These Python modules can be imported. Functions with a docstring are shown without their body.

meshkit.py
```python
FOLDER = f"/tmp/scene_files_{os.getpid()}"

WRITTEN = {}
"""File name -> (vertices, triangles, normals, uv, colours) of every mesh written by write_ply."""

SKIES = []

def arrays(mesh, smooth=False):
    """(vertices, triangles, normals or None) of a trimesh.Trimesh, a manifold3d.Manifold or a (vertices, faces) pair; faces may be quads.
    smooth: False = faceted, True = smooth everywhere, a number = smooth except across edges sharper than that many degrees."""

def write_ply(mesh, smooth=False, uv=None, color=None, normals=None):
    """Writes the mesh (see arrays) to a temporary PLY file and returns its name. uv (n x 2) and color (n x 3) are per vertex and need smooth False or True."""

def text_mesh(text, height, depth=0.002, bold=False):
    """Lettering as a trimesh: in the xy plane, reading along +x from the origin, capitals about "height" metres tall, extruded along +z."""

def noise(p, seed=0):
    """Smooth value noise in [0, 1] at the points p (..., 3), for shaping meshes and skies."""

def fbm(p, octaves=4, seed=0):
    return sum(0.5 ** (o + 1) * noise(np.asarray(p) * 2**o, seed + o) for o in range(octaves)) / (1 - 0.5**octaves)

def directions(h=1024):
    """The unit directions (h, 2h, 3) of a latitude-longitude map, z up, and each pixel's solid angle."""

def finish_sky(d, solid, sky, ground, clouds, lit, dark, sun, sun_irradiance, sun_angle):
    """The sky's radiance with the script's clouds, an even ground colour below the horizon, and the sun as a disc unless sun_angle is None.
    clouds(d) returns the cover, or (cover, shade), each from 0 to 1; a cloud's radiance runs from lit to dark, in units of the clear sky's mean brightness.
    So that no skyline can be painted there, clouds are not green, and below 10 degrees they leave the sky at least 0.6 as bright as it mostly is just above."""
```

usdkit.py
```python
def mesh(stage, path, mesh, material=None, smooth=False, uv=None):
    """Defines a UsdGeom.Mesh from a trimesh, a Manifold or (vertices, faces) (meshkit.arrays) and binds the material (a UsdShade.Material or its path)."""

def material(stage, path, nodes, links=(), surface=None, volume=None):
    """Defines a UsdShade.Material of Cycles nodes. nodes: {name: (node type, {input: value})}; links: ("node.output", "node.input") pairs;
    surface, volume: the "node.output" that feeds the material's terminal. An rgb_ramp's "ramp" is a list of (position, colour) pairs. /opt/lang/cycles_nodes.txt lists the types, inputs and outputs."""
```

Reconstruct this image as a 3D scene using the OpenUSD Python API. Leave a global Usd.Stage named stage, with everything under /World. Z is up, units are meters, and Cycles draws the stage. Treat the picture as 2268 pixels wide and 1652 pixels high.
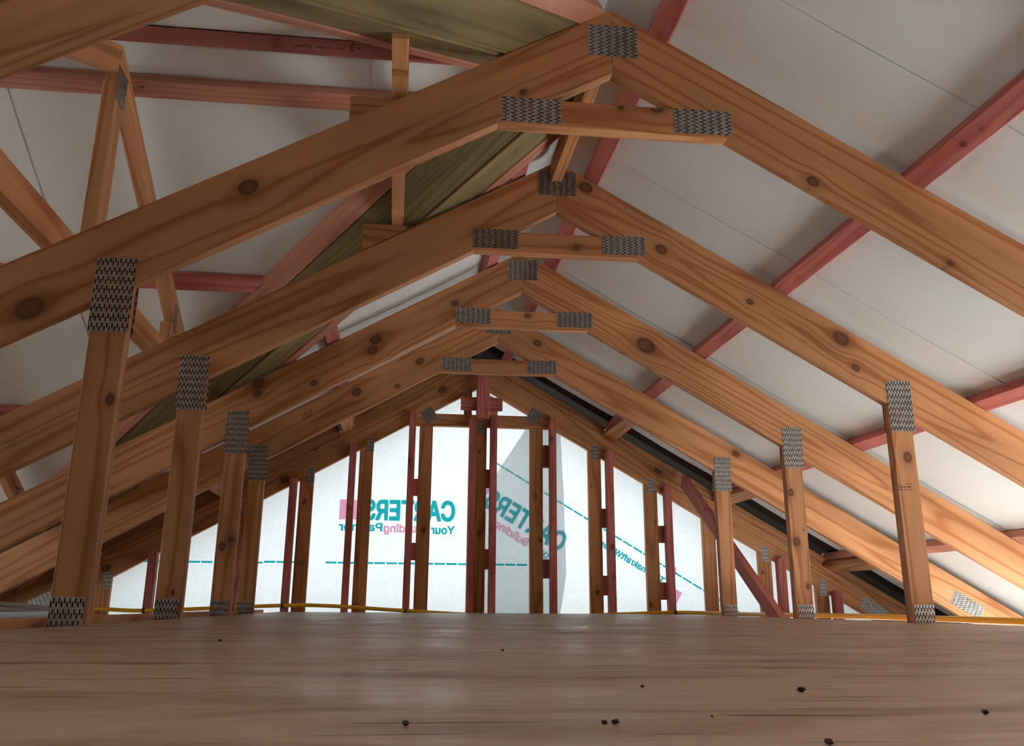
import math, random
import numpy as np, trimesh, shapely
from shapely.geometry import Polygon, box as sbox
from pxr import Usd, UsdGeom, UsdLux, Gf, Sdf, Vt, UsdShade
import usdkit, meshkit

stage = Usd.Stage.CreateInMemory()
UsdGeom.SetStageUpAxis(stage, UsdGeom.Tokens.z)
UsdGeom.SetStageMetersPerUnit(stage, 1.0)
W = UsdGeom.Xform.Define(stage, '/World')
stage.SetDefaultPrim(W.GetPrim())
rng = random.Random(7)

# ------------------------------------------------------------------ camera, sky, exposure
F_PX, PITCH, YAW, ROLL = 2063.7, 0.3002, 0.1207, 0.0073
CAM = np.array([-0.5936, 0.0, 0.0524])
cam = UsdGeom.Camera.Define(stage, '/World/camera')
cy, sy, cp, sp = math.cos(YAW), math.sin(YAW), math.cos(PITCH), math.sin(PITCH)
fwd = np.array([sy*cp, cy*cp, sp]); rgt = np.array([cy, -sy, 0.0]); upv = np.cross(rgt, fwd)
r2 = math.cos(ROLL)*rgt + math.sin(ROLL)*upv; u2 = -math.sin(ROLL)*rgt + math.cos(ROLL)*upv
cam.AddTransformOp().Set(Gf.Matrix4d(*[float(v) for v in (*r2, 0, *u2, 0, *(-fwd), 0, *CAM, 1)]))
cam.CreateHorizontalApertureAttr(36.0)
cam.CreateVerticalApertureAttr(36.0*1652/2268)
cam.CreateFocalLengthAttr(F_PX*36/2268)
cam.CreateVerticalApertureOffsetAttr(-124.7*36/2268)
cam.CreateClippingRangeAttr((0.02, 200))
cam.CreateExposureAttr(-0.40)

sky = UsdLux.DomeLight.Define(stage, '/World/sky')
sky.CreateIntensityAttr(0.66)
sky.CreateColorAttr(Gf.Vec3f(0.86, 0.955, 1.0))

sun = UsdLux.DistantLight.Define(stage, '/World/sun')
sun.CreateNormalizeAttr(True); sun.CreateIntensityAttr(32.0); sun.CreateAngleAttr(0.6)
sun.CreateColorAttr(Gf.Vec3f(0.92, 0.98, 1.0))
sd = np.array([-0.03, 0.88, -0.45]); sd /= np.linalg.norm(sd)      # the way the sunlight travels
sx = np.cross([0, 0, 1.0], -sd); sx /= np.linalg.norm(sx); sv = np.cross(-sd, sx)
sun.AddTransformOp().Set(Gf.Matrix4d(*[float(v) for v in (*sx, 0, *sv, 0, *(-sd), 0, 0, 0, 10, 1)]))

# ------------------------------------------------------------------ materials
LK = '/World/Looks'
UsdGeom.Scope.Define(stage, LK)
def M(name, nodes, links, surface): return usdkit.material(stage, f'{LK}/{name}', nodes, links, surface=surface)

def wood(name, early, late, knot, lines=60.0, rough=0.62, contrast=1.0, blotch=0.25):
    """planed softwood: grain (length, height, thickness) and mark (tone, knot distance, -) come from the mesh."""
    n = {
     'g': ('attribute', {'attribute': 'grain'}), 'm': ('attribute', {'attribute': 'mark'}), 'ms': ('separate_xyz', {}),
     'sc': ('vector_math', {'math_type': 'multiply', 'vector2': (0.40, 7.0, 7.0)}),
     'n1': ('noise_texture', {'scale': 1.0, 'detail': 1.5, 'roughness': 0.4}),
     'mu': ('math', {'math_type': 'multiply', 'value2': lines}),
     'si': ('math', {'math_type': 'sine'}),
     'r1': ('rgb_ramp', {'ramp': [(0.0, (0, 0, 0)), (0.60, (0.12, 0.12, 0.12)), (0.88, (0.55, 0.55, 0.55)), (1.0, (1, 1, 1))]}),
     'mr': ('map_range', {'from_min': -1.0, 'from_max': 1.0, 'to_min': 0.0, 'to_max': 1.0}),
     'sc2': ('vector_math', {'math_type': 'multiply', 'vector2': (5.0, 260.0, 260.0)}),
     'n2': ('noise_texture', {'scale': 1.0, 'detail': 3.0, 'roughness': 0.6}),
     'sc3': ('vector_math', {'math_type': 'multiply', 'vector2': (1.6, 7.0, 7.0)}),
     'n3': ('noise_texture', {'scale': 1.0, 'detail': 2.0}),
     'c1': ('mix', {'color1': early, 'color2': late}),
     'lf': ('math', {'math_type': 'multiply', 'value2': contrast}),
     'n2r': ('map_range', {'from_min': 0.3, 'from_max': 0.7, 'to_min': 0.90, 'to_max': 1.08}),
     'c2': ('mix', {'mix_type': 'multiply', 'fac': 1.0}), 'n2c': ('combine_xyz', {}),
     'n3r': ('map_range', {'from_min': 0.3, 'from_max': 0.7, 'to_min': 1.0-blotch, 'to_max': 1.0+blotch*0.5}),
     'c3': ('mix', {'mix_type': 'multiply', 'fac': 1.0}), 'n3c': ('combine_xyz', {}),
     'hs': ('hsv', {'hue': 0.5, 'saturation': 1.0, 'fac': 1.0}),
     'kr': ('rgb_ramp', {'ramp': [(0.0, (0.80,)*3), (0.10, (0.70,)*3), (0.20, (0.85,)*3), (0.245, (0.95,)*3), (0.28, (0.45,)*3), (0.36, (0.22,)*3), (0.6, (0.06,)*3), (0.9, (0,)*3), (1.0, (0,)*3)]}),
     'kd': ('math', {'math_type': 'multiply', 'value2': 0.25}),
     'c4': ('mix', {'color2': knot}),
     'bp': ('bump', {'strength': 0.25, 'distance': 0.002}),
     'p': ('principled_bsdf', {'roughness': rough, 'specular_ior_level': 0.32})}
    l = [('g.vector', 'sc.vector1'), ('sc.vector', 'n1.vector'), ('n1.fac', 'mu.value1'), ('mu.value', 'si.value1'), ('si.value', 'mr.value'), ('mr.result', 'r1.fac'),
         ('r1.color', 'lf.value1'), ('lf.value', 'c1.fac'),
         ('g.vector', 'sc2.vector1'), ('sc2.vector', 'n2.vector'), ('n2.fac', 'n2r.value'), ('n2r.result', 'n2c.x'), ('n2r.result', 'n2c.y'), ('n2r.result', 'n2c.z'),
         ('g.vector', 'sc3.vector1'), ('sc3.vector', 'n3.vector'), ('n3.fac', 'n3r.value'), ('n3r.result', 'n3c.x'), ('n3r.result', 'n3c.y'), ('n3r.result', 'n3c.z'),
         ('c1.color', 'c2.color1'), ('n2c.vector', 'c2.color2'), ('c2.color', 'c3.color1'), ('n3c.vector', 'c3.color2'),
         ('m.vector', 'ms.vector'), ('ms.x', 'hs.value'), ('c3.color', 'hs.color'),
         ('ms.y', 'kd.value1'), ('kd.value', 'kr.fac'), ('kr.color', 'c4.fac'), ('hs.color', 'c4.color1'), ('c4.color', 'p.base_color'),
         ('n2.fac', 'bp.height'), ('bp.normal', 'p.normal')]
    return M(name, n, l, 'p.BSDF')

PINE = wood('pine', (0.60, 0.275, 0.118), (0.42, 0.15, 0.048), (0.085, 0.028, 0.012))
RED = wood('red_pine', (0.62, 0.195, 0.165), (0.47, 0.105, 0.085), (0.16, 0.02, 0.02), contrast=0.8)
PINK = wood('pink_pine', (0.62, 0.27, 0.18), (0.46, 0.16, 0.10), (0.13, 0.03, 0.02), contrast=0.7)
OLIVE = wood('treated_pine', (0.30, 0.225, 0.10), (0.22, 0.15, 0.06), (0.06, 0.035, 0.015), contrast=0.9, blotch=0.4)

def plain(name, col, rough=0.5, metallic=0.0, noise=None, amt=0.1, spec=0.5):
    n = {'p': ('principled_bsdf', {'base_color': col, 'roughness': rough, 'metallic': metallic, 'specular_ior_level': spec})}
    l = []
    if noise:
        n |= {'geo': ('geometry', {}), 'n': ('noise_texture', {'scale': noise, 'detail': 4.0}), 'r': ('map_range', {'from_min': 0.3, 'from_max': 0.7, 'to_min': 1-amt, 'to_max': 1+amt}),
              'c': ('combine_xyz', {}), 'x': ('mix', {'mix_type': 'multiply', 'fac': 1.0, 'color1': col})}
        l = [('geo.position', 'n.vector'), ('n.fac', 'r.value'), ('r.result', 'c.x'), ('r.result', 'c.y'), ('r.result', 'c.z'), ('c.vector', 'x.color2'), ('x.color', 'p.base_color')]
    return M(name, n, l, 'p.BSDF')
UNDERLAY = plain('underlay', (0.78, 0.775, 0.75), 0.6, noise=3.0, amt=0.03, spec=0.3)
STEEL = plain('galvanised_steel', (0.42, 0.395, 0.37), 0.42, 0.85, noise=60.0, amt=0.25)
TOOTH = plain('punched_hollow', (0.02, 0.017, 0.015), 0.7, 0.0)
YELLOW = plain('yellow_plastic', (0.85, 0.47, 0.02), 0.35)
GREY = plain('grey_plastic', (0.30, 0.29, 0.27), 0.5)
PALEBLUE = plain('pale_blue_plastic', (0.55, 0.66, 0.74), 0.35)
CLIP = plain('dark_clip', (0.06, 0.06, 0.06), 0.4)
DIRT = plain('dirt', (0.045, 0.025, 0.015), 0.9, noise=200.0, amt=0.4)
STAMP = plain('stamp_ink', (0.22, 0.085, 0.035), 0.8)
INK = plain('black_ink', (0.05, 0.015, 0.012), 0.8)
GROUND = plain('ground', (0.42, 0.42, 0.41), 0.9, noise=1.0, amt=0.1)
CLAD = plain('dark_cladding', (0.022, 0.018, 0.015), 0.8, spec=0.2)
LINING = plain('lining', (0.45, 0.36, 0.28), 0.8, noise=4.0, amt=0.1)

def cloth(name, col, mottled=True):
    n = {'t': ('translucent_bsdf', {'color': col}), 'd': ('diffuse_bsdf', {'color': tuple(0.9*c for c in col)}), 'mx': ('mix_closure', {'fac': 0.25})}
    l = [('t.BSDF', 'mx.closure1'), ('d.BSDF', 'mx.closure2')]
    if mottled:
        n |= {'geo': ('geometry', {}), 'sc': ('vector_math', {'math_type': 'multiply', 'vector2': (1.0, 1.0, 2.2)}),
              'n': ('noise_texture', {'scale': 38.0, 'detail': 5.0, 'roughness': 0.65}), 'r': ('map_range', {'from_min': 0.3, 'from_max': 0.7, 'to_min': 0.93, 'to_max': 1.05}),
              'c': ('combine_xyz', {}), 'x': ('mix', {'mix_type': 'multiply', 'fac': 1.0, 'color1': col})}
        l += [('geo.position', 'sc.vector1'), ('sc.vector', 'n.vector'), ('n.fac', 'r.value'), ('r.result', 'c.x'), ('r.result', 'c.y'), ('r.result', 'c.z'), ('c.vector', 'x.color2'),
              ('x.color', 't.color'), ('x.color', 'd.color')]
    return M(name, n, l, 'mx.closure')
WRAP = cloth('wall_wrap', (0.62, 0.645, 0.655))
TEAL = cloth('teal_print', (0.02, 0.50, 0.55), False)
ROSE = cloth('pink_print', (0.95, 0.42, 0.60), False)

PLY = M('plywood', {
    'geo': ('geometry', {}),
    's1': ('vector_math', {'math_type': 'multiply', 'vector2': (2.6, 9.0, 1.0)}), 'n1': ('noise_texture', {'scale': 1.0, 'detail': 5.0, 'roughness': 0.6, 'distortion': 0.6}),
    'r1': ('rgb_ramp', {'ramp': [(0.33, (0.20, 0.105, 0.058)), (0.43, (0.34, 0.215, 0.135)), (0.55, (0.45, 0.31, 0.215)), (0.68, (0.29, 0.165, 0.10))]}),
    's2': ('vector_math', {'math_type': 'multiply', 'vector2': (5.0, 170.0, 1.0)}), 'n2': ('noise_texture', {'scale': 1.0, 'detail': 3.0}),
    'r2': ('map_range', {'from_min': 0.3, 'from_max': 0.7, 'to_min': 0.93, 'to_max': 1.04}), 'c2': ('combine_xyz', {}), 'x': ('mix', {'mix_type': 'multiply', 'fac': 1.0}),
    's3': ('vector_math', {'math_type': 'multiply', 'vector2': (4.5, 60.0, 1.0)}), 'n3': ('noise_texture', {'scale': 1.0, 'detail': 2.0}),
    'r3': ('rgb_ramp', {'ramp': [(0.0, (1, 1, 1)), (0.29, (1, 1, 1)), (0.335, (0, 0, 0)), (1, (0, 0, 0))]}),
    'y': ('mix', {'color2': (0.10, 0.045, 0.025)}),
    's4': ('vector_math', {'math_type': 'multiply', 'vector2': (3.0, 3.5, 1.0)}), 'n4': ('noise_texture', {'scale': 1.0, 'detail': 6.0, 'roughness': 0.7}),
    'r4': ('map_range', {'from_min': 0.35, 'from_max': 0.65, 'to_min': 0.33, 'to_max': 0.54}),
    's5': ('vector_math', {'math_type': 'multiply', 'vector2': (9.0, 26.0, 1.0)}), 'n5': ('noise_texture', {'scale': 1.0, 'detail': 7.0, 'roughness': 0.75, 'distortion': 1.0}),
    'r5': ('rgb_ramp', {'ramp': [(0.0, (0, 0, 0)), (0.60, (0, 0, 0)), (0.70, (0.5, 0.5, 0.5)), (1, (0.7, 0.7, 0.7))]}),
    'z': ('mix', {'color2': (0.55, 0.48, 0.42)}),
    'bp': ('bump', {'strength': 0.3, 'distance': 0.002}),
    'p': ('principled_bsdf', {'specular_ior_level': 0.4})},
    [('geo.position', 's1.vector1'), ('s1.vector', 'n1.vector'), ('n1.fac', 'r1.fac'), ('geo.position', 's2.vector1'), ('s2.vector', 'n2.vector'), ('n2.fac', 'r2.value'),
     ('r2.result', 'c2.x'), ('r2.result', 'c2.y'), ('r2.result', 'c2.z'), ('r1.color', 'x.color1'), ('c2.vector', 'x.color2'),
     ('geo.position', 's3.vector1'), ('s3.vector', 'n3.vector'), ('n3.fac', 'r3.fac'), ('x.color', 'y.color1'), ('r3.color', 'y.fac'),
     ('geo.position', 's5.vector1'), ('s5.vector', 'n5.vector'), ('n5.fac', 'r5.fac'), ('y.color', 'z.color1'), ('r5.color', 'z.fac'), ('z.color', 'p.base_color'),
     ('geo.position', 's4.vector1'), ('s4.vector', 'n4.vector'), ('n4.fac', 'r4.value'), ('r4.result', 'p.roughness'), ('n2.fac', 'bp.height'), ('bp.normal', 'p.normal')], 'p.BSDF')

# ------------------------------------------------------------------ prim helpers
used = {}
def numbered(parent, name):
    k = used.get((parent, name), 0); used[(parent, name)] = k + 1
    return f'{parent}/{name}' if k == 0 else f'{parent}/{name}_{k:03d}'
BASE = {'/World': np.zeros(3)}
def tag(prim, label=None, cat=None, group=None, kind=None):
    for k, v in (('label', label), ('category', cat), ('group', group), ('kind', kind)):
        if v: prim.SetCustomDataByKey(k, v)
    return prim
def thing(name, label, cat, base, group=None, kind=None, parent='/World'):
    p = numbered(parent, name); x = UsdGeom.Xform.Define(stage, p); b = np.asarray(base, float)
    x.AddTranslateOp().Set(Gf.Vec3d(*map(float, b - BASE[parent]))); BASE[p] = b
    tag(x.GetPrim(), label, cat, group, kind)
    return p
def obj(name, mesh, mat, parent='/World', smooth=False, **t):
    """a mesh given in world coordinates, placed under parent"""
    p = numbered(parent, name)
    v, f, n = meshkit.arrays(mesh, smooth)
    m = usdkit.mesh(stage, p, (v, f), mat, smooth=False)
    if smooth is not False:
        v2, f2, n2 = meshkit.arrays(mesh, smooth)
        m.GetPointsAttr().Set(Vt.Vec3fArray.FromNumpy(v2.astype(np.float32))); m.GetFaceVertexCountsAttr().Set(Vt.IntArray.FromNumpy(np.full(len(f2), 3, np.int32)))
        m.GetFaceVertexIndicesAttr().Set(Vt.IntArray.FromNumpy(f2.astype(np.int32).ravel())); m.CreateNormalsAttr(Vt.Vec3fArray.FromNumpy(n2.astype(np.float32))); m.SetNormalsInterpolation('vertex')
        v = v2
    if parent == '/World':
        b = (v.min(0) + v.max(0))/2; b[2] = v[:, 2].min()
    else: b = BASE[parent]
    m.GetPointsAttr().Set(Vt.Vec3fArray.FromNumpy((v - b).astype(np.float32)))
    if parent == '/World': UsdGeom.Xformable(m).AddTranslateOp().Set(Gf.Vec3d(*map(float, b)))
    BASE[p] = b
    tag(m.GetPrim(), **t)
    return p
def primvar(path, name, a):
    UsdGeom.PrimvarsAPI(stage.GetPrimAtPath(path)).CreatePrimvar(name, Sdf.ValueTypeNames.Float3Array, 'vertex').Set(Vt.Vec3fArray.FromNumpy(np.asarray(a, np.float32)))

def bar_mesh(O, dL, dH, dT, l0, l1, k0, k1, H, T, step, knots=(), c=0.0025, seed=None, tone=1.0):
    """a sawn board: rectangle H x T with eased edges swept along dL; end cuts l = l0 + k0*h and l1 + k1*h"""
    O, dL, dH, dT = (np.asarray(a, float) for a in (O, dL, dH, dT))
    nh = max(1, int(round((H - 2*c)/step))); nt = max(1, int(round((T - 2*c)/step)))
    hs = np.linspace(c, H - c, nh + 1); ts = np.linspace(c, T - c, nt + 1)
    prof = [(h, 0.0) for h in hs] + [(H, t) for t in ts] + [(h, T) for h in hs[::-1]] + [(0.0, t) for t in ts[::-1]]
    prof = np.array(prof); P = len(prof)
    nl = max(1, int(round((l1 - l0)/step))) if knots or step < 0.05 else max(1, int(round((l1 - l0)/max(step, 0.25))))
    u = np.linspace(0, 1, nl + 1)[:, None]
    h = np.broadcast_to(prof[:, 0], (nl + 1, P)); t = np.broadcast_to(prof[:, 1], (nl + 1, P))
    l = (l0 + k0*h)*(1 - u) + (l1 + k1*h)*u
    L, Hh, Tt = l.ravel(), h.ravel(), t.ravel()
    i, j = np.meshgrid(np.arange(nl), np.arange(P), indexing='ij'); j2 = (j + 1) % P
    q = np.stack([i*P + j, (i + 1)*P + j, (i + 1)*P + j2, i*P + j2], -1).reshape(-1, 4)
    F = [q[:, [0, 1, 2]], q[:, [0, 2, 3]]]
    # end caps: own vertices
    n0 = len(L); capL, capH, capT = [], [], []
    for row, rev in ((0, False), (nl, True)):
        a = len(L) + len(capL)
        capL += list(l[row]); capH += list(h[row]); capT += list(t[row])
        capL.append(l[row].mean()); capH.append(H/2); capT.append(T/2)
        tri = np.array([[a + P, a + k, a + (k + 1) % P] for k in range(P)])
        F.append(tri[:, ::-1] if rev else tri)
    L, Hh, Tt = np.append(L, capL), np.append(Hh, capH), np.append(Tt, capT)
    F = np.vstack(F)
    if np.dot(np.cross(dL, dH), dT) > 0: F = F[:, ::-1]
    V = O + L[:, None]*dL + Hh[:, None]*dH + Tt[:, None]*dT
    s = rng.random() if seed is None else seed
    g = np.stack([L, Hh, Tt], 1); kd = np.full(len(L), 4.0)
    for (kl, kh, kr) in knots:
        a, b = L - kl, Hh - kh
        d = np.sqrt((a/1.35)**2 + b**2)/kr; kd = np.minimum(kd, d)
        g[:, 1] -= 1.3*kr*np.tanh(b/kr)*np.exp(-(a/(3.8*kr))**2)*np.exp(-(b/(4*kr))**2)
    g += np.array([s*37.0, s*91.0, s*53.0])
    mk = np.stack([np.full(len(L), tone), kd, np.zeros(len(L))], 1)
    return V, F, g, mk
def board(name, mat, parent, O, dL, dH, dT, l0, l1, H, T, k0=0.0, k1=0.0, step=0.03, knots=(), tone=None, nk=0, **t):
    if tone is None: tone = rng.uniform(0.88, 1.08)
    knots = list(knots) + [(rng.uniform(l0 + 0.05, l1 - 0.05), rng.uniform(0.15*H, 0.85*H), rng.uniform(0.006, 0.014)) for _ in range(nk)]
    V, F, g, mk = bar_mesh(O, dL, dH, dT, l0, l1, k0, k1, H, T, step, knots, tone=tone)
    p = obj(name, (V, F), mat, parent, **t)
    primvar(p, 'grain', g); primvar(p, 'mark', mk)
    return p
X_, Y_, Z_ = np.eye(3)
def block(name, mat, parent, lo, hi, along='x', step=0.05, nk=0, knots=(), tone=None, **t):
    """axis-aligned timber from corner lo to corner hi with the grain along one axis"""
    lo, hi = np.asarray(lo, float), np.asarray(hi, float); e = hi - lo
    d = {'x': (X_, Z_, Y_, e[0], e[2], e[1]), 'y': (Y_, X_, Z_, e[1], e[0], e[2]), 'z': (Z_, X_, Y_, e[2], e[0], e[1])}[along]
    return board(name, mat, parent, lo, d[0], d[1], d[2], 0, d[3], d[4], d[5], step=step, nk=nk, knots=knots, tone=tone, **t)

PM = {}
def plate_polys(w, h, vertical):
    """outline of a gang nail plate with its staggered punched slots"""
    key = (round(w, 3), round(h, 3), vertical)
    if key in PM: return PM[key]
    W_, H_ = (w, h) if vertical else (h, w)
    rows = max(2, int(round(H_/0.0255))); cols = max(3, int(round(W_/0.0063)))
    holes = []
    for r in range(rows):
        yc = -H_/2 + (r + 0.5)*H_/rows
        for k in range(cols):
            xc = -W_/2 + (k + 0.5)*W_/cols
            yo = yc + (0.0042 if k % 2 else -0.0042)
            holes.append(sbox(xc - 0.0019, yo - 0.0062, xc + 0.0019, yo + 0.0062))
    body = sbox(-W_/2, -H_/2, W_/2, H_/2).difference(shapely.union_all(holes))
    m = trimesh.creation.extrude_polygon(body, 0.0022, engine='earcut'); v = np.array(m.vertices)
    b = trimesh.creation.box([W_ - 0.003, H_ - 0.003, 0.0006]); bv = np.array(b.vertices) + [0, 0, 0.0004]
    if not vertical: v = v[:, [1, 0, 2]]; bv = bv[:, [1, 0, 2]]; mf, bf = m.faces[:, ::-1], b.faces[:, ::-1]
    else: mf, bf = m.faces, b.faces
    PM[key] = (v, np.array(mf), bv, np.array(bf)); return PM[key]
def plate(parent, x, z, y, w, h, vertical=True, rot=0.0, face=-1, axis='y'):
    """nail plate centred at (x, z) on the face at y, facing -y (face=-1) or +y; axis 'x': on an x face, (x, z) then being (y, z)"""
    v, f, bv, bf = plate_polys(w, h, vertical)
    c, s = math.cos(rot), math.sin(rot)
    def put(a):
        px, pz = c*a[:, 0] - s*a[:, 1] + x, s*a[:, 0] + c*a[:, 1] + z
        d = y + face*a[:, 2]
        return np.stack([px, d, pz], 1) if axis == 'y' else np.stack([d, px, pz], 1)
    flip = (face == 1) == (axis == 'y')
    p = obj('connector_plate', (put(v), f[:, ::-1] if flip else f), STEEL, parent)
    obj('tooth_slots', (put(bv), bf[:, ::-1] if flip else bf), TOOTH, p, kind='stuff')
    return p

# ------------------------------------------------------------------ measured frame of the roof
TA, DEP = 0.5651, 0.195
CA = 1/math.sqrt(1 + TA*TA); SA = TA*CA
DZ = DEP/CA
ZTOP = 1.594 + DZ                        # rafter tops meet here
XL, XR, PW, TH = -1.3152, 1.3382, 0.0905, 0.045
TR = [(1.405, 0.004, 1.596, 1.402), (2.4323, 0.0051, 1.6003, 1.4032), (3.4549, 0.0076, 1.5879, 1.398), (4.502, 0.0043, 1.5888, 1.3968), (5.5101, -0.0108, 1.6016, 1.4016)]
Y5 = 6.6721; Z5 = 1.5835; X5 = -0.0065
YR, TB = 2.83, 0.4803                    # ridge line and pitch of the side roof that joins on the left
CB = 1/math.sqrt(1 + TB*TB); SB = TB*CB
RAT = TB/TA                              # valley: x = -RAT*|y - YR|
UOFF = 0.0555                            # underlay height above the rafter tops (vertical)

# ------------------------------------------------------------------ the setting: floor, roof lining, walls
fl = sbox(-1.33, -0.22, 1.445, 6.60)
for (y, xo, zi, zc) in TR:
    fl = fl.difference(sbox(xo + XR - 0.004, y - 0.004, xo + XR + PW + 0.1, y + TH + 0.004))
    fl = fl.difference(sbox(xo + XL - PW - 0.1, y - 0.004, xo + XL + 0.003, y + TH + 0.004))
fm = trimesh.creation.extrude_polygon(fl, 0.02, engine='earcut'); fm.apply_translation([0, 0, -0.02])
obj('floor', fm, PLY, kind='structure', label='worn plywood floor sheet running to the gable')

def grid(fn, nu, nv):
    a, b = np.meshgrid(np.linspace(0, 1, nu + 1), np.linspace(0, 1, nv + 1), indexing='ij')
    V = fn(a.ravel(), b.ravel()); i, j = np.meshgrid(np.arange(nu), np.arange(nv), indexing='ij')
    q = np.stack([i*(nv + 1) + j, (i + 1)*(nv + 1) + j, (i + 1)*(nv + 1) + j + 1, i*(nv + 1) + j + 1], -1).reshape(-1, 4)
    return V, np.vstack([q[:, [0, 1, 2]], q[:, [0, 2, 3]]])
def shell(V, F, th=0.0012):
    """gives a sheet its thickness (upwards)"""
    n = len(V); e = np.sort(np.vstack([F[:, [0, 1]], F[:, [1, 2]], F[:, [2, 0]]]), 1)
    d = np.vstack([F[:, [0, 1]], F[:, [1, 2]], F[:, [2, 0]]]); un, inv, cnt = np.unique(e, axis=0, return_inverse=True, return_counts=True)
    bd = d[cnt[inv.ravel()] == 1]
    S = np.vstack([np.stack([bd[:, 0], bd[:, 1], bd[:, 1] + n], 1), np.stack([bd[:, 0], bd[:, 1] + n, bd[:, 0] + n], 1)])
    return np.vstack([V, V + [0, 0, th]]), np.vstack([F[:, ::-1], F + n, S])
PUR = [0.118, 0.903, 1.712, 2.515]       # upper edges of the purlins, in x
def sag(x):
    """the sheet hangs a little between purlins"""
    x = np.abs(x); s = np.zeros_like(x); k = [0.0] + [p + 0.03 for p in PUR] + [3.3, 4.1]
    for a, b in zip(k[:-1], k[1:]):
        w = (x >= a) & (x < b); s = np.where(w, np.sin(np.pi*(x - a)/(b - a))**2*0.010*min(1, (b - a)/0.7), s)
    return s
CEIL = thing('ceiling', 'white roofing underlay sheets over the purlins', None, (0, 0, 0), kind='structure')
LAPS = [-2.9, -1.7, -0.45, 0.8, 2.08, 3.285, 4.57, 5.82, 6.40]
for a, b in zip(LAPS[:-1], LAPS[1:]):
    def right(u, v, a=a, b=b):
        y = a + v*(b + 0.075 - a); x = u*3.75
        return np.stack([x, y, ZTOP + UOFF - TA*x + (v - 0.5)*0.004 - 0.7*sag(x)], 1)
    V, F = grid(right, 46, 12); obj('underlay_sheet', shell(V, F), UNDERLAY, CEIL, smooth=35)
def xv(y): return np.minimum(3.75, RAT*np.abs(y - YR) + 0.004)
for a, b in zip(LAPS[:-1], LAPS[1:]):
    def left(u, v, a=a, b=b):
        y = a + v*(b + 0.075 - a); x = u*xv(y)
        return np.stack([-x, y, ZTOP + UOFF - TA*x + (v - 0.5)*0.004 - 0.7*sag(x)], 1)
    V, F = grid(left, 40, 24); obj('underlay_sheet', shell(V, F[:, ::-1]), UNDERLAY, CEIL, smooth=35)
XLAP = [0.0, 0.75, 2.0, 3.25, 4.5, 5.2]
for s in (1, -1):
    for a, b in zip(XLAP[:-1], XLAP[1:]):
        def cross(u, v, a=a, b=b, s=s):
            x = a + v*(b + 0.06 - a); d = u*np.minimum(4.45, x/RAT + 0.004)
            return np.stack([-x, YR + s*d, ZTOP + UOFF - TB*d + (v - 0.5)*0.004 - 0.004*np.sin(np.pi*np.clip(d/0.87, 0, 9))**2], 1)
        V, F = grid(cross, 40, 14); obj('underlay_sheet', shell(V, F[:, ::-1] if s == -1 else F), UNDERLAY, CEIL, smooth=35)
for s_, nm in ((1, 'right'), (-1, 'left')):   # metal roofing runs on past the underlay over the gable
    V = np.array([(0, 6.30, ZTOP + UOFF + 0.006), (s_*3.75, 6.30, ZTOP + UOFF + 0.006 - TA*3.75), (s_*3.75, 7.12, ZTOP + UOFF + 0.006 - TA*3.75), (0, 7.12, ZTOP + UOFF + 0.006)])
    F = np.array([[0, 1, 2], [0, 2, 3]]); V, F = shell(V, F if s_ == 1 else F[:, ::-1], 0.004)
    obj('roof_cladding', (V, F), CLAD, kind='structure', label=f'dark metal roofing at the gable edge, {nm} slope')
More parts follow.
